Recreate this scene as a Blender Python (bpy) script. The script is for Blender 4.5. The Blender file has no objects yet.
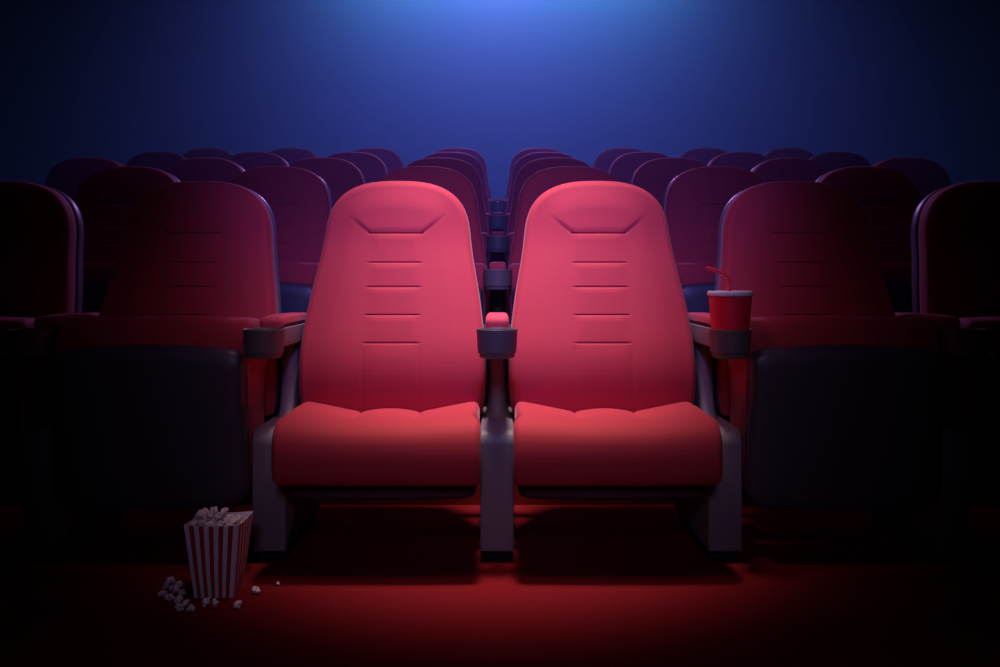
import bpy, bmesh, math, random
from mathutils import Vector, Matrix, noise

scene = bpy.context.scene
COL = scene.collection
PI = math.pi
random.seed(11)

# ------------------------------------------------------------------ helpers
def lerp(a, b, t): return a + (b - a) * t
def clamp(v, a=0.0, b=1.0): return max(a, min(b, v))
def sstep(a, b, v):
    t = clamp((v - a) / (b - a))
    return t * t * (3 - 2 * t)
def table(tab, v):
    """smooth (Catmull-Rom) lookup in a sorted table"""
    n = len(tab)
    if v <= tab[0][0]: return tab[0][1]
    if v >= tab[-1][0]: return tab[-1][1]
    for i in range(n - 1):
        if tab[i][0] <= v <= tab[i + 1][0]:
            x1, y1 = tab[i]; x2, y2 = tab[i + 1]
            x0, y0 = tab[max(i - 1, 0)]; x3, y3 = tab[min(i + 2, n - 1)]
            h = x2 - x1
            m1 = (y2 - y0) / (x2 - x0); m2 = (y3 - y1) / (x3 - x1)
            t = (v - x1) / h
            return ((2*t**3 - 3*t**2 + 1) * y1 + (t**3 - 2*t**2 + t) * h * m1
                    + (-2*t**3 + 3*t**2) * y2 + (t**3 - t**2) * h * m2)
def spline(pts, per=6):
    """open chord-length Catmull-Rom polyline through 2-D points (no overshoot at uneven spacing)"""
    out = []
    n = len(pts)
    D = [max(math.dist(pts[i], pts[i+1]), 1e-9) for i in range(n-1)]
    def tan(i):
        if i == 0: return tuple((b-a)/D[0] for a, b in zip(pts[0], pts[1]))
        if i == n-1: return tuple((b-a)/D[-1] for a, b in zip(pts[-2], pts[-1]))
        return tuple((b-a)/D[i-1] - (c-a)/(D[i-1]+D[i]) + (c-b)/D[i] for a, b, c in zip(pts[i-1], pts[i], pts[i+1]))
    T = [tan(i) for i in range(n)]
    for i in range(n - 1):
        d = D[i]
        for k in range(per):
            t = k / per
            h = (2*t**3 - 3*t**2 + 1, t**3 - 2*t**2 + t, -2*t**3 + 3*t**2, t**3 - t**2)
            out.append(tuple(h[0]*p + h[1]*d*m + h[2]*q + h[3]*d*r
                             for p, q, m, r in zip(pts[i], pts[i+1], T[i], T[i+1])))
    out.append(tuple(pts[-1]))
    return out

def rpoly(pts, seg=5):
    """closed polygon with rounded corners: pts are (y, z, radius)"""
    out = []
    n = len(pts)
    for i in range(n):
        p = Vector(pts[i][:2]); a = Vector(pts[i-1][:2]); c = Vector(pts[(i+1) % n][:2])
        u = (a - p).normalized(); v = (c - p).normalized()
        ang = u.angle(v)
        t = pts[i][2] / math.tan(ang/2)
        cen = p + (u + v).normalized() * (pts[i][2] / math.sin(ang/2))
        s0 = p + u*t - cen; s1 = p + v*t - cen
        for k in range(seg + 1):
            d = s0.lerp(s1, k/seg); d = d.normalized() * pts[i][2]
            out.append((cen.x + d.x, cen.y + d.y))
    return out

def link_mesh(name, bm, mats, parent=None, smooth=True, angle=None):
    bmesh.ops.recalc_face_normals(bm, faces=bm.faces[:])
    me = bpy.data.meshes.new(name)
    bm.to_mesh(me); bm.free()
    for m in (mats if isinstance(mats, (list, tuple)) else [mats]): me.materials.append(m)
    if smooth:
        me.polygons.foreach_set('use_smooth', [True] * len(me.polygons))
        if angle: me.set_sharp_from_angle(angle=math.radians(angle))
    o = bpy.data.objects.new(name, me)
    COL.objects.link(o)
    if parent: o.parent = parent
    return o

def empty(name, loc=(0, 0, 0)):
    o = bpy.data.objects.new(name, None)
    o.empty_display_size = 0.1
    o.location = loc
    COL.objects.link(o)
    return o

def tag(o, label=None, cat=None, group=None, kind=None):
    if label: o['label'] = label
    if cat: o['category'] = cat
    if group: o['group'] = group
    if kind: o['kind'] = kind
    return o

def dup(root, loc):
    r = root.copy(); COL.objects.link(r); r.location = loc
    for ch in list(root.children):
        c = ch.copy(); COL.objects.link(c); c.parent = r
        for g in list(ch.children):
            d = g.copy(); COL.objects.link(d); d.parent = c
    return r

def rounded_box(bm, x0, x1, y0, y1, z0, z1, r, seg=4):
    res = bmesh.ops.create_cube(bm, size=1.0)
    vs = res['verts']
    for v in vs:
        v.co = Vector((lerp(x0, x1, v.co.x + .5), lerp(y0, y1, v.co.y + .5), lerp(z0, z1, v.co.z + .5)))
    es = list({e for v in vs for e in v.link_edges})
    bmesh.ops.bevel(bm, geom=es, offset=r, segments=seg, profile=0.5, affect='EDGES')

def lathe(bm, prof, cx=0, cy=0, seg=48, closed=True):
    """revolve a list of (r, z); closed joins last to first"""
    rings = []
    for r, z in prof:
        if r < 1e-6: rings.append([bm.verts.new((cx, cy, z))])
        else: rings.append([bm.verts.new((cx + r*math.cos(2*PI*i/seg), cy + r*math.sin(2*PI*i/seg), z)) for i in range(seg)])
    pairs = list(zip(rings[:-1], rings[1:])) + ([(rings[-1], rings[0])] if closed else [])
    for a, b in pairs:
        if len(a) == 1 and len(b) == 1: continue
        for i in range(seg):
            j = (i + 1) % seg
            if len(a) == 1: bm.faces.new((a[0], b[i], b[j]))
            elif len(b) == 1: bm.faces.new((a[i], a[j], b[0]))
            else: bm.faces.new((a[i], a[j], b[j], b[i]))

def side_prism(bm, prof, hw_of, r=0.008):
    """closed side profile (y, z) swept across x with rounded side edges; hw_of(y,z)=half width"""
    n = len(prof)
    cy = sum(p[0] for p in prof) / n; cz = sum(p[1] for p in prof) / n
    nrm = []
    for i in range(n):
        a = prof[i - 1]; b = prof[(i + 1) % n]
        t = Vector((b[0]-a[0], b[1]-a[1])); t.normalize()
        nn = Vector((t.y, -t.x))
        nrm.append(nn)
    area = sum(prof[i-1][0]*prof[i][1] - prof[i][0]*prof[i-1][1] for i in range(n))
    if area < 0: nrm = [-v for v in nrm]
    rings = []
    cols = []
    K = 4
    for k in range(K + 1):
        a = PI/2 * k / K
        cols.append((-1, r - r*math.sin(a), r - r*math.cos(a)))
    for k in range(K, -1, -1):
        a = PI/2 * k / K
        cols.append((1, r - r*math.sin(a), r - r*math.cos(a)))
    for sgn, inset, xin in cols:
        ring = []
        for (y, z), nn in zip(prof, nrm):
            x = sgn * (hw_of(y, z) - xin)
            ring.append(bm.verts.new((x, y - nn.x*inset, z - nn.y*inset)))
        rings.append(ring)
    for a, b in zip(rings[:-1], rings[1:]):
        for i in range(n):
            j = (i + 1) % n
            bm.faces.new((a[i], a[j], b[j], b[i]))
    bm.faces.new(rings[0]); bm.faces.new(rings[-1])

# ------------------------------------------------------------------ materials
def new_mat(name):
    m = bpy.data.materials.new(name)
    m.use_nodes = True
    nt = m.node_tree
    return m, nt, nt.nodes['Principled BSDF']

def add_bump(nt, b, height_socket, strength, dist):
    bp = nt.nodes.new('ShaderNodeBump')
    bp.inputs['Strength'].default_value = strength
    bp.inputs['Distance'].default_value = dist
    nt.links.new(height_socket, bp.inputs['Height'])
    nt.links.new(bp.outputs['Normal'], b.inputs['Normal'])

def fabric(name, colr, sheen=0.5):
    m, nt, b = new_mat(name)
    tc = nt.nodes.new('ShaderNodeTexCoord')
    mp = nt.nodes.new('ShaderNodeMapping'); mp.inputs['Scale'].default_value = (6, 40, 160)
    nz = nt.nodes.new('ShaderNodeTexNoise'); nz.inputs['Scale'].default_value = 1.0; nz.inputs['Detail'].default_value = 3
    nt.links.new(tc.outputs['Object'], mp.inputs['Vector']); nt.links.new(mp.outputs['Vector'], nz.inputs['Vector'])
    mx = nt.nodes.new('ShaderNodeMix'); mx.data_type = 'RGBA'
    mx.inputs['A'].default_value = (*[c * 0.94 for c in colr], 1); mx.inputs['B'].default_value = (*[min(1, c * 1.05) for c in colr], 1)
    nt.links.new(nz.outputs['Fac'], mx.inputs['Factor'])
    nt.links.new(mx.outputs['Result'], b.inputs['Base Color'])
    b.inputs['Roughness'].default_value = 0.75
    b.inputs['Specular IOR Level'].default_value = 0.25
    b.inputs['Sheen Weight'].default_value = sheen
    b.inputs['Sheen Roughness'].default_value = 0.45
    b.inputs['Sheen Tint'].default_value = (1.0, 0.62, 0.75, 1)
    add_bump(nt, b, nz.outputs['Fac'], 0.10, 0.002)
    return m

def plastic(name, colr, rough=0.4, spec=0.5):
    m, nt, b = new_mat(name)
    tc = nt.nodes.new('ShaderNodeTexCoord')
    nz = nt.nodes.new('ShaderNodeTexNoise'); nz.inputs['Scale'].default_value = 220; nz.inputs['Detail'].default_value = 2
    nt.links.new(tc.outputs['Object'], nz.inputs['Vector'])
    b.inputs['Base Color'].default_value = (*colr, 1)
    b.inputs['Roughness'].default_value = rough
    b.inputs['Specular IOR Level'].default_value = spec
    add_bump(nt, b, nz.outputs['Fac'], 0.08, 0.0006)
    return m

M_red = fabric('red_fabric', (0.38, 0.026, 0.041), 0.15)
M_pad = fabric('red_pad_fabric', (0.46, 0.04, 0.06), 0.1)
M_shell = plastic('dark_shell_plastic', (0.05, 0.038, 0.055), 0.45, 0.5)
M_back = plastic('grey_back_plastic', (0.12, 0.115, 0.15), 0.4, 0.5)
M_arm = plastic('grey_stand_plastic', (0.18, 0.155, 0.175), 0.5, 0.5)
M_holder = plastic('charcoal_holder_plastic', (0.13, 0.092, 0.088), 0.4, 0.5)
M_black = plastic('black_plastic', (0.012, 0.011, 0.014), 0.6, 0.3)

def carpet():
    m, nt, b = new_mat('red_carpet')
    tc = nt.nodes.new('ShaderNodeTexCoord')
    nz = nt.nodes.new('ShaderNodeTexNoise'); nz.inputs['Scale'].default_value = 260; nz.inputs['Detail'].default_value = 3
    nt.links.new(tc.outputs['Object'], nz.inputs['Vector'])
    rp = nt.nodes.new('ShaderNodeValToRGB')
    rp.color_ramp.elements[0].position = 0.3; rp.color_ramp.elements[0].color = (0.12, 0.004, 0.007, 1)
    rp.color_ramp.elements[1].position = 0.7; rp.color_ramp.elements[1].color = (0.21, 0.007, 0.012, 1)
    nt.links.new(nz.outputs['Fac'], rp.inputs['Fac']); nt.links.new(rp.outputs['Color'], b.inputs['Base Color'])
    b.inputs['Roughness'].default_value = 0.95; b.inputs['Specular IOR Level'].default_value = 0.1
    add_bump(nt, b, nz.outputs['Fac'], 0.5, 0.004)
    return m
M_carpet = carpet()

def wall_mat(name, colr):
    m, nt, b = new_mat(name)
    tc = nt.nodes.new('ShaderNodeTexCoord')
    nz = nt.nodes.new('ShaderNodeTexNoise'); nz.inputs['Scale'].default_value = 3; nz.inputs['Detail'].default_value = 4
    nt.links.new(tc.outputs['Object'], nz.inputs['Vector'])
    b.inputs['Base Color'].default_value = (*colr, 1)
    b.inputs['Roughness'].default_value = 0.95; b.inputs['Specular IOR Level'].default_value = 0.05
    add_bump(nt, b, nz.outputs['Fac'], 0.03, 0.01)
    return m
M_wall = wall_mat('blue_grey_wall', (0.20, 0.29, 0.55))
M_side = wall_mat('dark_side_wall', (0.05, 0.045, 0.055))

# ------------------------------------------------------------------ layout constants
CX, PITCH = 0.0, 0.60          # seat spacing
Y0 = 2.5                       # local y = 0 of the front row
ROWD, RISE, NROW = 0.95, 0.162, 5
YB = 8.3                       # back wall
XW = 5.0

# ------------------------------------------------------------------ setting
bm = bmesh.new()
prof = [(-3.0, 0.0)]
for k in range(1, NROW):
    ys = Y0 + ROWD*k - 0.46
    prof += [(ys, RISE*(k-1)), (ys, RISE*k)]
prof += [(YB + 0.1, RISE*(NROW-1)), (YB + 0.1, -0.15), (-3.0, -0.15)]
L = [bm.verts.new((-XW, y, z)) for y, z in prof]; R = [bm.verts.new((XW, y, z)) for y, z in prof]
for i in range(len(prof)):
    j = (i+1) % len(prof); bm.faces.new((L[i], L[j], R[j], R[i]))
bm.faces.new(L); bm.faces.new(R)
tag(link_mesh('floor', bm, M_carpet, smooth=False), 'dark red carpet floor stepping up row by row', kind='structure')

def slab(name, x0, x1, y0, y1, z0, z1, m, label):
    b = bmesh.new(); rounded_box(b, x0, x1, y0, y1, z0, z1, 0.01, 1)
    return tag(link_mesh(name, b, m, smooth=False), label, kind='structure')
slab('wall_back', -XW, XW, YB, YB+0.2, 0.4, 5.8, M_wall, 'plain back wall washed by blue light')
slab('wall_left', -XW-0.2, -XW, -3, YB+0.2, -0.15, 5.8, M_side, 'dark plain side wall')
slab('wall_right', XW, XW+0.2, -3, YB+0.2, -0.15, 5.8, M_side, 'dark plain side wall')
slab('ceiling', -XW-0.2, XW+0.2, -3, YB+0.2, 5.8, 6.0, M_side, 'dark plain ceiling')

# ------------------------------------------------------------------ seat geometry (local: x across, y depth, z up)
TOPZ = 1.044
def lean(z):                     # reclined in the middle, upright headrest, tucked under at the lumbar roll
    return lerp(-0.14, 0.40, sstep(0.38, 0.62, z)) - 0.27 * sstep(0.80, 0.97, z)
SLT = []
_y = 0.247
for _i in range(401):
    _z = 1.06 - 0.002 * _i
    SLT.append(_y)
    _y -= 0.002 * lean(_z)
def slant(z):
    f = clamp((1.06 - z) / 0.002, 0, 399.99); i = int(f)
    return lerp(SLT[i], SLT[i+1], f - i)
HW = [(0.33, .244), (0.37, .256), (0.41, .2635), (0.46, .2665), (0.57, .262), (0.69, .2475), (0.81, .2265), (0.87, .2185), (0.97, .2085), (1.05, .199)]
def hw(z):
    a = table(HW, z)
    if z > 0.87:
        u = min((z - 0.87) / (TOPZ - 0.87), 1.0)
        a *= max(1 - u**3, 0) ** 0.365
    return a
GRO = [0.882, 0.795, 0.724, 0.644, 0.566]
ZROWS = [lerp(0.357, 0.87, i/108) for i in range(108)] + [0.87 + 0.174*math.sin(PI/2*i/46)*0.9999 for i in range(47)]
ZROWS = sorted(ZROWS + [g + d for g in GRO for d in (-.0052, -.0036, -.0024, -.0012, 0, .0012, .0024, .0036, .0052)])
_z = [ZROWS[0]]
for z in ZROWS[1:]:
    if z - _z[-1] > 0.0007 or z > 1.0: _z.append(z)
ZROWS = _z
OUT = [(hw(z), z) for z in ZROWS] + [(0, TOPZ)]
def edge_dist(x, z):
    x = abs(x); best = 9
    for (x1, z1), (x2, z2) in zip(OUT[:-1], OUT[1:]):
        if min(abs(z1 - z), abs(z2 - z)) > 0.11: continue
        dx, dz = x2-x1, z2-z1
        t = clamp(((x-x1)*dx + (z-z1)*dz) / (dx*dx + dz*dz + 1e-12))
        d = math.hypot(x - x1 - t*dx, z - z1 - t*dz)
        if d < best: best = d
    return best

PW = 0.081
def seg_dist(x, z, a, b):
    dx, dz = b[0]-a[0], b[1]-a[1]
    t = clamp(((x-a[0])*dx + (z-a[1])*dz) / (dx*dx+dz*dz))
    return math.hypot(x-a[0]-t*dx, z-a[1]-t*dz), t
def front_depth(x, z):
    e = edge_dist(x, z)
    Rr = 0.020
    q = 1 - min(e / Rr, 1)
    d = -0.022 * math.sqrt(max(1 - q**2.0, 0))
    h = max(hw(z), 0.05)
    d -= 0.020 * (1 - min(abs(x)/h, 1)**2.2) * sstep(-0.02, 0.09, e)
    ax = abs(x)
    d += 0.010 * sstep(0.02, 0.36, (z - 0.36)) * 0
    # central tufted panel
    lat = 1 - sstep(PW - 0.034, PW + 0.004, ax)
    lo = [0.36] + GRO[::-1]
    for a, b in zip(lo[:-1], lo[1:]):
        if a <= z <= b:
            t = (b - z) / (b - a)                 # 0 just under the upper groove
            d -= lat * (0.0048 if a > 0.5 else 0.0028) * min(1, t * 5) ** 0.5 * (1 - t)
    for i, g in enumerate(GRO):
        m = 1 - sstep(PW - 0.012, PW + 0.004, ax)
        d += m * 0.0036 * math.exp(-((z - g) / 0.0020) ** 2)
    # slanted stitched creases towards the shoulders
    sd, t = seg_dist(ax, z, (PW - 0.004, 0.882), (0.144, 0.936))
    d += 0.0038 * (1 - 0.85*t) * math.exp(-(sd / 0.0026) ** 2)
    # upper pad swells above the slanted creases
    line = 0.882 + max(ax - PW, 0) * 0.81
    d -= 0.0034 * sstep(line - 0.004, line + 0.02, z) * (1 - sstep(0.10, 0.155, ax)) * (1 - sstep(0.90, 1.0, z))
    # faint vertical seams of the panel
    vz = sstep(0.34, 0.40, z) * (1 - sstep(0.54, 0.566, z))
    d += 0.0012 * vz * math.exp(-((ax - PW) / 0.004) ** 2)
    return d

def make_backrest(parent):
    bm = bmesh.new()
    NS = 144
    S = []
    for i in range(NS + 1):
        t = -1 + 2*i/NS
        S.append(0.72*t + 0.28*math.sin(PI/2*t) if True else t)
    rows = []
    for z in ZROWS:
        h = hw(z)
        row = []
        for s in S:
            x = s * h
            row.append(bm.verts.new((x, slant(z) + front_depth(x, z), z)))
        rows.append(row)
    for a, b in zip(rows[:-1], rows[1:]):
        for i in range(NS):
            bm.faces.new((a[i], a[i+1], b[i+1], b[i]))
    loop = [r[0] for r in rows] + rows[-1][1:-1] + [r[-1] for r in rows[::-1]] + rows[0][1:-1][::-1]
    prev = loop
    for dd, sc in ((0.020, 1.006), (0.038, 1.0), (0.046, 0.985), (0.048, 0.96)):
        cur = []
        for v in loop:
            x, z = v.co.x, v.co.z
            zc = 0.69
            zz = zc + (z - zc)*(1 + (sc-1)*0.6)
            cur.append(bm.verts.new((x*sc, slant(zz) + dd, zz)))
        for i in range(len(loop)):
            j = (i+1) % len(loop)
            bm.faces.new((prev[i], prev[j], cur[j], cur[i]))
        prev = cur
    bm.faces.new(prev)
    return link_mesh('backrest', bm, M_red, parent)

def make_back_shell(parent):
    bm = bmesh.new()
    zs = [lerp(0.27, 0.87, i/30) for i in range(30)] + [0.87 + 0.174*math.sin(PI/2*i/20)*0.9999 for i in range(21)]
    pts = [(min(hw(max(z, .33)), lerp(.252, .27, sstep(.36, .40, z))), z) for z in zs]
    ring = [(x, z) for x, z in pts] + [(-x, z) for x, z in pts[::-1]]
    prev = None
    first = None
    for dd, k in ((0.052, 0.93), (0.052, 0.990), (0.057, 1.002), (0.078, 1.002), (0.096, 0.985), (0.106, 0.93), (0.112, 0.8), (0.122, 0.5)):
        cur = []
        for x, z in ring:
            zz = 0.66 + (z - 0.66)*(1 - (1-k)*0.62)
            cur.append(bm.verts.new((x*k, slant(zz) + dd, zz)))
        if prev:
            for i in range(len(ring)):
                j = (i+1) % len(ring)
                bm.faces.new((prev[i], prev[j], cur[j], cur[i]))
        else: first = cur
        prev = cur
    bm.faces.new(first); bm.faces.new(prev)
    return link_mesh('back_shell', bm, M_back, parent, angle=50)

CHW = 0.2595
def make_cushion(parent):
    bm = bmesh.new()
    bott = [(0.17, .225), (0.10, .222), (-0.02, .222), (-0.14, .224), (-0.215, .228)]
    frnt = [(-0.240, .236), (-0.256, .246), (-0.2625, .262), (-0.2648, .285), (-0.2645, .307), (-0.262, .330), (-0.2575, .350),
            (-0.249, .368), (-0.235, .382), (-0.213, .392), (-0.178, .399), (-0.120, .403), (-0.06, .404)]
    topp = [(-0.01, .403), (0.03, .403), (0.07, .398), (0.13, .372), (0.165, .33), (0.183, .275)]
    frnt = [(y - 0.018*sstep(-0.10, -0.24, y), z) for y, z in frnt]
    bott = [(y - 0.018*sstep(-0.10, -0.24, y), z) for y, z in bott]
    prof = spline(bott + frnt + topp + [bott[0]], 6)[:-1]
    n = len(prof)
    nr = []
    for i in range(n):
        a = prof[i-1]; b = prof[(i+1) % n]
        t = Vector((b[0]-a[0], b[1]-a[1])).normalized()
        nr.append(Vector((-t.y, t.x)))
    # outward check with the front-most point
    k = min(range(n), key=lambda i: prof[i][0])
    if nr[k].x > 0: nr = [-v for v in nr]
    NX = 72
    rings = []
    Rr = 0.018
    for i in range(NX + 1):
        t = -1 + 2*i/NX
        x = CHW * (0.6*t + 0.4*math.sin(PI/2*t))
        e = CHW - abs(x)
        ins = Rr - math.sqrt(max(Rr*Rr - (Rr - min(e, Rr))**2, 0))
        ring = []
        for (y, z), nn in zip(prof, nr):
            yy, zz = y - nn.x*ins, z - nn.y*ins
            top = sstep(0.33, 0.385, z)
            back = sstep(-0.25, -0.04, y)
            ax = abs(x)
            lump = -0.028 * clamp(1 - (ax - 0.085)/0.150) ** 1.05 * (0.2 + 0.8*back)
            lump += 0.010 * (1 - (ax/0.085)**2) * back if ax < 0.085 else 0
            lump -= 0.004 * math.exp(-((ax - 0.085)/0.006)**2) * back
            zz += lump * top
            # shallow front bow
            yy += 0.006 * (ax/CHW)**2.2 * sstep(0.0, -0.2, y) if y < 0 else 0
            xq = x * lerp(1.0, 0.2500/CHW, sstep(-0.205, -0.155, yy))
            ring.append(bm.verts.new((xq, yy, zz)))
        rings.append(ring)
    for a, b in zip(rings[:-1], rings[1:]):
        for i in range(n):
            j = (i+1) % n
            bm.faces.new((a[i], a[j], b[j], b[i]))
    for rg, sg in ((rings[0], -1), (rings[-1], 1)):
        c = bm.verts.new((sg*0.2500, -0.02, 0.31))
        for i in range(n): bm.faces.new((rg[i], rg[(i+1) % n], c))
    return link_mesh('seat_cushion', bm, M_red, parent)

def make_seat_shell(parent):
    bm = bmesh.new()
    # plan outline: front edge bowed, rounded corners, wider at the rear
    pts = []
    def w(y): return lerp(0.246, 0.2535, clamp((y + 0.19) / 0.43))
    N = 14
    front = []
    rc = 0.042
    for i in range(N + 1):
        x = lerp(0, w(-0.15) - rc, i/N)
        front.append((x, -0.196 + 0.010*(x/0.2)**2))
    yc = front[-1][1] + rc*0.8
    for i in range(1, 9):
        a = PI/2*i/8
        front.append((front[N][0] + rc*math.sin(a), yc - rc*0.8*math.cos(a)))
    side = [(w(lerp(yc, 0.17, i/12)), lerp(yc, 0.17, i/12)) for i in range(1, 13)]
    rear = []
    rc2 = 0.06
    for i in range(1, 9):
        a = PI/2*i/8
        rear.append((w(.17) - rc2 + rc2*math.cos(a), 0.17 + rc2*math.sin(a)))
    rear += [(lerp(rear[-1][0], 0, i/8), 0.23 + 0.006*i/8) for i in range(1, 9)]
    half = front + side + rear
    loop = half + [(-x, y) for x, y in half[::-1] if x > 1e-6]
    zt = 0.232
    rings = []
    def ring(inset, z):
        cy = 0.02
        r = []
        for x, y in loop:
            kx = 1 - inset/0.25; ky = 1 - inset/0.21
            r.append(bm.verts.new((x*kx, cy + (y-cy)*ky, z)))
        rings.append(r)
    for ins, z in ((0.02, zt), (0.004, zt), (0.0, zt-0.004), (0.0, zt-0.030), (0.0025, zt-0.040), (0.008, zt-0.047), (0.017, zt-0.0515), (0.04, zt-0.0535), (0.10, zt-0.0555), (0.16, zt-0.057)):
        ring(ins, z)
    n = len(loop)
    for a, b in zip(rings[:-1], rings[1:]):
        for i in range(n):
            j = (i+1) % n
            bm.faces.new((a[i], a[j], b[j], b[i]))
    bm.faces.new(rings[0]); bm.faces.new(rings[-1])
    return link_mesh('seat_shell', bm, M_shell, parent, angle=60)

PIV = Vector((0, 0.014, 0.372))
def make_hinge(parent, s):
    bm = bmesh.new()
    for r, a, b in ((0.022, 0.235, 0.2552),):
        v = [[bm.verts.new((s*x, PIV.y + rr*math.cos(2*PI*i/24), 0.28 + rr*math.sin(2*PI*i/24))) for i in range(24)]
             for x, rr in ((a, r), (b - 0.003, r), (b, r - 0.003))]
        for p, q in zip(v[:-1], v[1:]):
            for i in range(24):
                j = (i+1) % 24; bm.faces.new((p[i], p[j], q[j], q[i]))
        bm.faces.new(v[0]); bm.faces.new(v[-1])
    return link_mesh('hinge', bm, M_black, parent, angle=40)

def make_seat(tipped):
    root = empty('cinema_seat')
    if not tipped:
        make_backrest(root); make_back_shell(root)
        c = make_cushion(root); s = make_seat_shell(root)
    for sg in (-1, 1): make_hinge(root, sg)
    return root

seat_down = make_seat(False)
def tip(root, deg):
    Mt = Matrix.Translation(PIV) @ Matrix.Rotation(math.radians(-deg), 4, 'X') @ Matrix.Translation(-PIV)
    for ch in root.children:
        if ch.name.split('.')[0] in ('seat_cushion', 'seat_shell'):
            ch.matrix_local = (Matrix.Translation((0, 0, -0.018)) if ch.name.startswith('seat_cushion') else Matrix()) @ Mt
    return root

ROWN = ['front', 'second', 'third', 'fourth', 'rearmost']
ORD = ['first', 'second', 'third', 'fourth']
seats = {}
def seat_loc(k, c): return Vector((PITCH*c, Y0 + ROWD*k, RISE*k))
seat_down.location = seat_loc(0, -0.5)
tag(seat_down, 'brightly lit red cinema seat folded down, left of the middle cup holder', 'seat', 'red cinema seats')
s2 = dup(seat_down, seat_loc(0, 0.5))
tag(s2, 'brightly lit red cinema seat folded down, right of the middle cup holder', 'seat', 'red cinema seats')
SPECIAL = {(0, -1.5): 'tipped-up red cinema seat behind the striped popcorn box',
           (0, 1.5): 'tipped-up red cinema seat beside the red drink cup',
           (0, -2.5): 'dim tipped-up red cinema seat cut off by the left edge, front row',
           (0, 2.5): 'dim tipped-up red cinema seat cut off by the right edge, front row',
           (1, -0.5): 'tipped-up purple-lit cinema seat directly behind the bright left seat',
           (1, 0.5): 'tipped-up purple-lit cinema seat directly behind the bright right seat'}
proto_up = None
for k in range(NROW):
    cols = (-2.5, -1.5, 1.5, 2.5) if k == 0 else (-2.5, -1.5, -.5, .5, 1.5, 2.5) if k == 1 else (-3.5, -2.5, -1.5, -.5, .5, 1.5, 2.5, 3.5)
    for c in cols:
        o = tip(dup(seat_down if proto_up is None else proto_up, seat_loc(k, c)), 88)
        if proto_up is None: proto_up = o
        side = 'left' if c < 0 else 'right'
        lab = SPECIAL.get((k, c)) or 'tipped-up dark purple cinema seat in the %s row, %s seat %s of the middle gap' % (ROWN[k], ORD[int(abs(c))], side)
        tag(o, lab, 'seat', 'red cinema seats')

# ------------------------------------------------------------------ armrest stands
CUPY, CUPR, RIMZ = -0.17, 0.0535, 0.619
def make_stand():
    root = empty('armrest_stand')
    # lower leg block
    bm = bmesh.new()
    P = rpoly([(-0.122, 0.03, 0.005), (-0.122, 0.350, 0.038), (0.345, 0.352, 0.02), (0.345, 0.03, 0.005)])
    side_prism(bm, P, lambda y, z: 0.0445, 0.005)
    link_mesh('leg', bm, M_arm, root, angle=60)
    bm = bmesh.new(); rounded_box(bm, -0.038, 0.038, -0.10, 0.31, 0.0, 0.034, 0.006, 2)
    link_mesh('foot_plate', bm, M_black, root, angle=40)
    # upright post, flaring into the block
    bm = bmesh.new()
    zs = [0.325, 0.345, 0.36, 0.38, 0.41, 0.45, 0.50, 0.54, 0.575]
    rings = []
    for z in zs:
        fl = math.exp(-(z - 0.335) / 0.022)
        a = 0.027 + 0.016 * min(fl, 1); y0 = 0.075 - 0.03*min(fl, 1) + (z-0.34)*0.06; y1 = 0.28 + (z-0.34)*0.10
        ring = []
        for i in range(32):
            t = 2*PI*i/32
            cx, sy = math.cos(t), math.sin(t)
            ring.append(bm.verts.new((a*math.copysign(abs(cx)**0.6, cx), (y0+y1)/2 + (y1-y0)/2*math.copysign(abs(sy)**0.6, sy), z)))
        rings.append(ring)
    for p, q in zip(rings[:-1], rings[1:]):
        for i in range(32):
            j = (i+1) % 32; bm.faces.new((p[i], p[j], q[j], q[i]))
    bm.faces.new(rings[0]); bm.faces.new(rings[-1])
    link_mesh('post', bm, M_arm, root, angle=60)
    bm = bmesh.new(); rounded_box(bm, -0.13, 0.13, 0.29, 0.315, 0.355, 0.606, 0.008, 2)  # added hidden plate, keeps key light from leaking between the backs
    link_mesh('rear_light_block', bm, M_black, root, angle=40)
    # arm body
    bm = bmesh.new()
    P = rpoly([(-0.1175, 0.566, 0.008), (-0.1175, 0.617, 0.004), (0.34, 0.617, 0.006), (0.34, 0.588, 0.01), (0.10, 0.566, 0.3)])
    side_prism(bm, P, lambda y, z: 0.0335, 0.003)
    link_mesh('armrest_body', bm, M_arm, root, angle=50)
    # red pad
    bm = bmesh.new()
    P = rpoly([(-0.102, 0.6165, 0.004), (-0.102, 0.646, 0.016), (0.02, 0.650, 0.6), (0.24, 0.646, 0.016), (0.24, 0.6165, 0.004)])
    side_prism(bm, P, lambda y, z: 0.0315, 0.011)
    link_mesh('armrest_pad', bm, M_pad, root, angle=60)
    # cup holder
    bm = bmesh.new()
    z0 = 0.545
    pr = [(0, z0), (0.030, z0), (0.041, z0), (0.0445, z0+0.002), (0.0455, z0+0.006), (0.0458, z0+0.011), (0.0480, z0+0.012), (0.0493, z0+0.014), (0.0500, z0+0.02), (0.0527, RIMZ-0.006), (0.0534, RIMZ-0.0025), (0.0532, RIMZ-0.0006), (0.0522, RIMZ), (0.0512, RIMZ-0.0006), (0.0506, RIMZ-0.004), (0.0478, z0+0.016), (0.045, z0+0.011), (0.0, z0+0.010)]
    lathe(bm, pr, 0, CUPY, 56, closed=False)
    link_mesh('cup_holder', bm, M_holder, root, angle=40)
    return root

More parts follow.
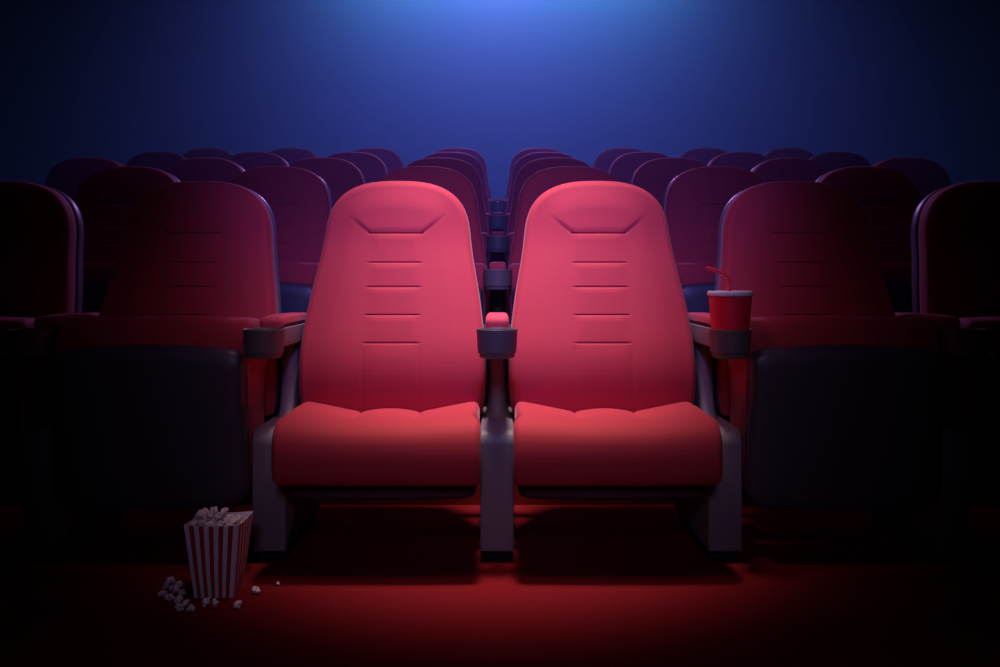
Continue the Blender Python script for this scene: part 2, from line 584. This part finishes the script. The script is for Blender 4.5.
stand = make_stand()
first = True
for k in range(NROW):
    cols = (-2, -1, 0, 1, 2) if k == 0 else ((-3, -2, -1, 0, 1, 2, 3) if k < 2 else (-4, -3, -2, -1, 0, 1, 2, 3, 4))
    for c in cols:
        loc = Vector((PITCH*c, Y0 + ROWD*k, RISE*k))
        if first: o = stand; o.location = loc; first = False
        else: o = dup(stand, loc)
        row = ROWN[k]
        if c == 0: lab = 'grey armrest stand with cup holder in the middle gap, %s row' % row
        elif (k, c) == (0, 1): lab = 'grey armrest stand whose cup holder carries the red drink cup'
        elif (k, c) == (0, -1): lab = 'grey armrest stand with empty cup holder above the popcorn box'
        else: lab = 'dark armrest stand with cup holder, %s row, %s one %s of the middle gap' % (row, ORD[abs(c)-1], 'left' if c < 0 else 'right')
        tag(o, lab, 'armrest', 'armrest stands between the seats')

# ------------------------------------------------------------------ drink cup
M_cup = plastic('red_paper', (0.78, 0.014, 0.04), 0.35, 0.5)
M_lid = plastic('white_lid_plastic', (0.72, 0.66, 0.70), 0.35, 0.5)
M_straw = plastic('red_straw_plastic', (0.8, 0.03, 0.06), 0.3, 0.5)
cx, cy = PITCH, Y0 + CUPY
cup = empty('drink_cup', (cx, cy - 0.0015, 0.5575))
tag(cup, 'red paper drink cup with white lid and bent red straw in a cup holder', 'cup')
bm = bmesh.new()
lathe(bm, [(0, 0.004), (0.0425, 0.004), (0.0425, 0), (0.0437, 0), (0.0545, 0.148), (0.0535, 0.148), (0.0425, 0.006), (0, 0.006)], 0, 0, 64, closed=False)
link_mesh('cup_body', bm, M_cup, cup, angle=40)
bm = bmesh.new()
lathe(bm, [(0, 0.153), (0.045, 0.153), (0.047, 0.157), (0.050, 0.1592), (0.0545, 0.1592), (0.0570, 0.158), (0.0582, 0.155), (0.0582, 0.1495), (0.0570, 0.147), (0.0552, 0.1465), (0.0548, 0.150), (0, 0.150)], 0, 0, 64, closed=False)
link_mesh('lid', bm, M_lid, cup, angle=40)
bm = bmesh.new()
path = [Vector((0.0, 0, 0.02)), Vector((-0.001, 0, 0.15)), Vector((-0.004, 0, 0.190)), Vector((-0.0075, 0, 0.1965)), Vector((-0.013, 0, 0.2005)), Vector((-0.035, 0, 0.2105)), Vector((-0.060, 0, 0.2185))]
rings = []
for i, p in enumerate(path):
    t = (path[min(i+1, len(path)-1)] - path[max(i-1, 0)]).normalized()
    u = Vector((0, 1, 0)); v = t.cross(u)
    rings.append([bm.verts.new(p + 0.0046*(u*math.cos(2*PI*q/16) + v*math.sin(2*PI*q/16))) for q in range(16)])
for a, b in zip(rings[:-1], rings[1:]):
    for q in range(16):
        j = (q+1) % 16; bm.faces.new((a[q], a[j], b[j], b[q]))
inn = [bm.verts.new(v.co + (path[-1]-v.co)*0.3) for v in rings[-1]]
for q in range(16):
    j = (q+1) % 16; bm.faces.new((rings[-1][q], rings[-1][j], inn[j], inn[q]))
bm.faces.new(inn); bm.faces.new(rings[0])
link_mesh('straw', bm, M_straw, cup, angle=50)

# ------------------------------------------------------------------ popcorn box
M_bw = plastic('white_card', (0.82, 0.76, 0.84), 0.6, 0.3)
M_br = plastic('red_card', (0.50, 0.012, 0.022), 0.6, 0.3)
M_pop = plastic('popcorn_cream', (0.78, 0.68, 0.64), 0.8, 0.2)
PX, PY = -0.664, 2.1655
box = bmesh.new()
HB, HT, H = 0.045, 0.0635, 0.176
NS = 11
def corner(h, i):
    return [Vector((-h, -h, 0)), Vector((h, -h, 0)), Vector((h, h, 0)), Vector((-h, h, 0))][i % 4]
outer, inner = [], []
levels = [0, 0.25, 0.5, 0.75, 1.0]
def ringpts(t, inset):
    h = lerp(HB, HT, t) - inset
    out = []
    for s in range(4):
        a, b = corner(h, s), corner(h, s+1)
        nrm_ = (b - a).normalized(); nn = Vector((nrm_.y, -nrm_.x, 0))
        for q in range(NS):
            u = q / NS
            p = a.lerp(b, u)
            bow = 0.0035 * math.sin(PI*u) * math.sin(PI*min(t*1.1, 1)) if inset == 0 else 0.0035 * math.sin(PI*u) * math.sin(PI*min(t*1.1, 1))
            dip = -0.004 * math.sin(PI*u) if t == 1.0 else 0
            out.append(p + nn*bow + Vector((0, 0, max(t*H, 0.0) + dip)))
    return out
rings = [[box.verts.new(p) for p in ringpts(t, 0)] for t in levels]
rin = [[box.verts.new(p + (Vector((0, 0, 0.001)) if t == 0 else Vector())) for p in ringpts(t, 0.0012)] for t in levels]
nn = 4*NS
def face(vs, mi):
    f = box.faces.new(vs); f.material_index = mi
for a, b in zip(rings[:-1], rings[1:]):
    for i in range(nn):
        j = (i+1) % nn; face((a[i], a[j], b[j], b[i]), (i % NS) % 2)
for a, b in zip(rin[:-1], rin[1:]):
    for i in range(nn):
        j = (i+1) % nn; face((a[i], b[i], b[j], a[j]), 0)
for i in range(nn):
    j = (i+1) % nn
    face((rings[-1][i], rings[-1][j], rin[-1][j], rin[-1][i]), 0)
face(rings[0], 0); face(rin[0], 0)
pb = link_mesh('popcorn_box', box, [M_bw, M_br], smooth=False)
pb.location = (PX, PY, 0.0005)
tag(pb, 'red and white striped open popcorn box standing on the carpet', 'popcorn box')

# popcorn pieces: a few popped shapes, each lobed
def pop_mesh(seed):
    rnd = random.Random(seed)
    bm = bmesh.new()
    n = rnd.randint(8, 11)
    for i in range(n):
        r = rnd.uniform(0.0030, 0.0050)
        d = Vector((rnd.gauss(0, 1), rnd.gauss(0, 1), rnd.gauss(0, 1))).normalized() * rnd.uniform(0.0050, 0.0072)
        if i == 0: d = Vector(); r = 0.0062
        res = bmesh.ops.create_icosphere(bm, subdivisions=2, radius=r)
        for v in res['verts']:
            k = 1 + 0.40*noise.noise(v.co*420 + Vector((seed*7.1, i*3.3, 0)))
            v.co = v.co * k + d
    return bm
pops = []
for s in range(4):
    o = link_mesh('popcorn_piece', pop_mesh(s + 3), M_pop)
    pops.append(o)
used = set()
def put_pop(i, loc, label, group, sc=1.0, rest=False):
    src = pops[i % 4]
    rnd = random.Random(i*13 + 5)
    if i % 4 not in used: o = src; used.add(i % 4)
    else: o = src.copy(); COL.objects.link(o)
    o.rotation_euler = (rnd.uniform(0, 6.28), rnd.uniform(0, 6.28), rnd.uniform(0, 6.28))
    o.scale = (sc, sc, sc)
    loc = Vector(loc)
    if rest:
        Rm = o.rotation_euler.to_matrix()
        lo = min((Rm @ v.co).z for v in o.data.vertices) * sc
        loc.z = loc.z - lo
    o.location = loc
    tag(o, label, 'popcorn', group)
    return o
# heap in the box (a jittered hex packing on a mound)
idx = 0
heap = []
step = 0.0185
rnd = random.Random(4)
for lay in range(3):
    zc = H - 0.018 + lay*0.0150
    half = [0.0545, 0.041, 0.024][lay]
    off = 0.5*step*(lay % 2)
    n = int(half*2/step) + 1
    for iy in range(n):
        for ix in range(n):
            x = -half + ix*(2*half/(n-1)); y = -half + iy*(2*half/(n-1))
            # taller towards the back left, lower at the right
            dz = -0.010*clamp((x + 0.01)/0.06) if lay < 2 else 0
            if lay == 2: x -= 0.018
            if lay == 1: x -= 0.008
            heap.append((x + rnd.uniform(-.002, .002), y + rnd.uniform(-.002, .002), zc + dz + rnd.uniform(-.002, .002)))
for x, y, z in heap:
    x = clamp(x, -0.050, 0.050); y = clamp(y, -0.050, 0.050)
    put_pop(idx, (PX + x, PY + y, z), 'cream popcorn piece heaped in the striped popcorn box', 'popcorn heaped in the box', 1.05); idx += 1

def on_floor(px, py, z=0.0):
    Y = 905.0*(0.75 - z)/(py - 278.0)
    return ((px - 497.0)*Y/905.0, Y, z)
# spilled pieces: a small pile left of the box, singles in front and to the right
pile = [(163, 597), (170, 601), (178, 604), (186, 607), (166, 590), (174, 593), (182, 597), (170, 585), (178, 588), (180, 611), (191, 612)]
for px, py in pile:
    put_pop(idx, on_floor(px, py), 'popcorn piece in the small spill beside the popcorn box on the carpet', 'popcorn spilled beside the box', 1.1, True); idx += 1
for px, py in [(168, 594), (176, 598), (172, 590)]:
    x, y, z = on_floor(px, py)
    put_pop(idx, (x, y, 0.0145), 'popcorn piece in the small spill beside the popcorn box on the carpet', 'popcorn spilled beside the box', 1.1, True); idx += 1
for (px, py), lab, sc in [((206, 607), 'popcorn piece on the carpet before the box, leftmost of the three there', 1.05),
                          ((215.5, 608), 'popcorn piece on the carpet before the box, middle of the three there', 1.05),
                          ((237, 609), 'popcorn piece on the carpet before the box, rightmost of the three there', 1.1),
                          ((256, 594), 'lone popcorn piece on the lit carpet to the right of the box', 1.05),
                          ((278, 585), 'tiny popcorn crumb farthest to the right of the box', .5)]:
    put_pop(idx, on_floor(px, py), lab, 'popcorn lying singly on the carpet', sc, True); idx += 1

# ------------------------------------------------------------------ light
def spot(name, loc, aim, energy, colr, size, blend, radius):
    l = bpy.data.lights.new(name, 'SPOT')
    l.energy = energy; l.color = colr; l.spot_size = math.radians(size); l.spot_blend = blend; l.shadow_soft_size = radius
    o = bpy.data.objects.new(name, l); COL.objects.link(o)
    o.location = loc
    o.rotation_euler = (Vector(aim) - Vector(loc)).to_track_quat('-Z', 'Y').to_euler()
    return o
def area(name, loc, aim, energy, colr, sx, sy):
    l = bpy.data.lights.new(name, 'AREA'); l.shape = 'RECTANGLE'; l.size = sx; l.size_y = sy
    l.energy = energy; l.color = colr
    o = bpy.data.objects.new(name, l); COL.objects.link(o); o.location = loc
    o.rotation_euler = (Vector(aim) - Vector(loc)).to_track_quat('-Z', 'Y').to_euler()
    return o
spot('key_spotlight', (0, 2.40, 3.60), (0, 2.64, 0.2), 780, (1.0, 0.80, 0.74), 26, 1.0, 0.20)
spot('pink_spill_fill', (0, 1.95, 1.95), (0, 2.8, 0.64), 32, (1.0, 0.36, 0.60), 78, 1.0, 0.15)  # added fill imitating key spill on the outer front seats
spot('blue_fore_fill', (0, 0.9, 1.75), (0, 3.0, 1.10), 220, (0.10, 0.17, 1.0), 56, 1.0, 0.15)  # added fill out of frame, tints the seat backs blue
spot('front_fill', (0, -1.2, 2.0), (0, 2.7, 0.50), 85, (0.62, 0.48, 0.95), 33, 1.0, 0.4)  # added frontal fill for the front row, no actual screen
spot('blue_wall_spotlight', (0.1, 6.3, 5.2), (0.1, 8.1, 2.6), 350, (0.14, 0.045, 1.0), 118, 1.0, 0.3)
area('cyan_wall_fill', (0.1, 7.9, 4.0), (0.1, 8.25, 3.2), 30, (0.14, 0.78, 0.95), 2.8, 0.3)  # added fill, shifts the top of the blue glow towards cyan
spot('violet_back_spotlight', (0.0, 7.6, 3.6), (0, 3.6, 1.1), 360, (0.50, 0.20, 1.0), 75, 1.0, 0.15)
spot('house_light', (0, 3.8, 5.4), (0, 4.6, 0), 85, (0.50, 0.14, 1.0), 62, 1.0, 0.8)

# world: dark, with thin stage haze hanging over the rear rows
w = bpy.data.worlds.new('world'); scene.world = w; w.use_nodes = True
nt = w.node_tree
bg = nt.nodes['Background']; bg.inputs['Color'].default_value = (0, 0, 0, 1); bg.inputs['Strength'].default_value = 0
HAZE = 0.095
if HAZE:
    vs = nt.nodes.new('ShaderNodeVolumeScatter')
    vs.inputs['Color'].default_value = (0.30, 0.40, 1, 1); vs.inputs['Anisotropy'].default_value = 0.2
    g = nt.nodes.new('ShaderNodeNewGeometry'); sx = nt.nodes.new('ShaderNodeSeparateXYZ')
    nt.links.new(g.outputs['Position'], sx.inputs[0])
    mr = nt.nodes.new('ShaderNodeMapRange'); mr.inputs['From Min'].default_value = 3.0; mr.inputs['From Max'].default_value = 4.2
    mr.inputs['To Min'].default_value = 0.0; mr.inputs['To Max'].default_value = HAZE
    nt.links.new(sx.outputs['Y'], mr.inputs['Value']); nt.links.new(mr.outputs['Result'], vs.inputs['Density'])
    nt.links.new(vs.outputs['Volume'], nt.nodes['World Output'].inputs['Volume'])

# ------------------------------------------------------------------ camera
cam = bpy.data.cameras.new('camera')
cam.sensor_width = 36.0; cam.lens = 905/1000*36.0
cam.shift_x = 1/1000; cam.shift_y = -55.5/1000
co = bpy.data.objects.new('camera', cam); COL.objects.link(co)
co.location = (0.005, 0, 0.75); co.rotation_euler = (PI/2, 0, 0)
scene.camera = co

vsx = scene.view_settings
scene.display_settings.display_device = 'sRGB'
vsx.view_transform = 'Standard'; vsx.look = 'None'; vsx.exposure = 0.0; vsx.gamma = 1.0; vsx.use_curve_mapping = False
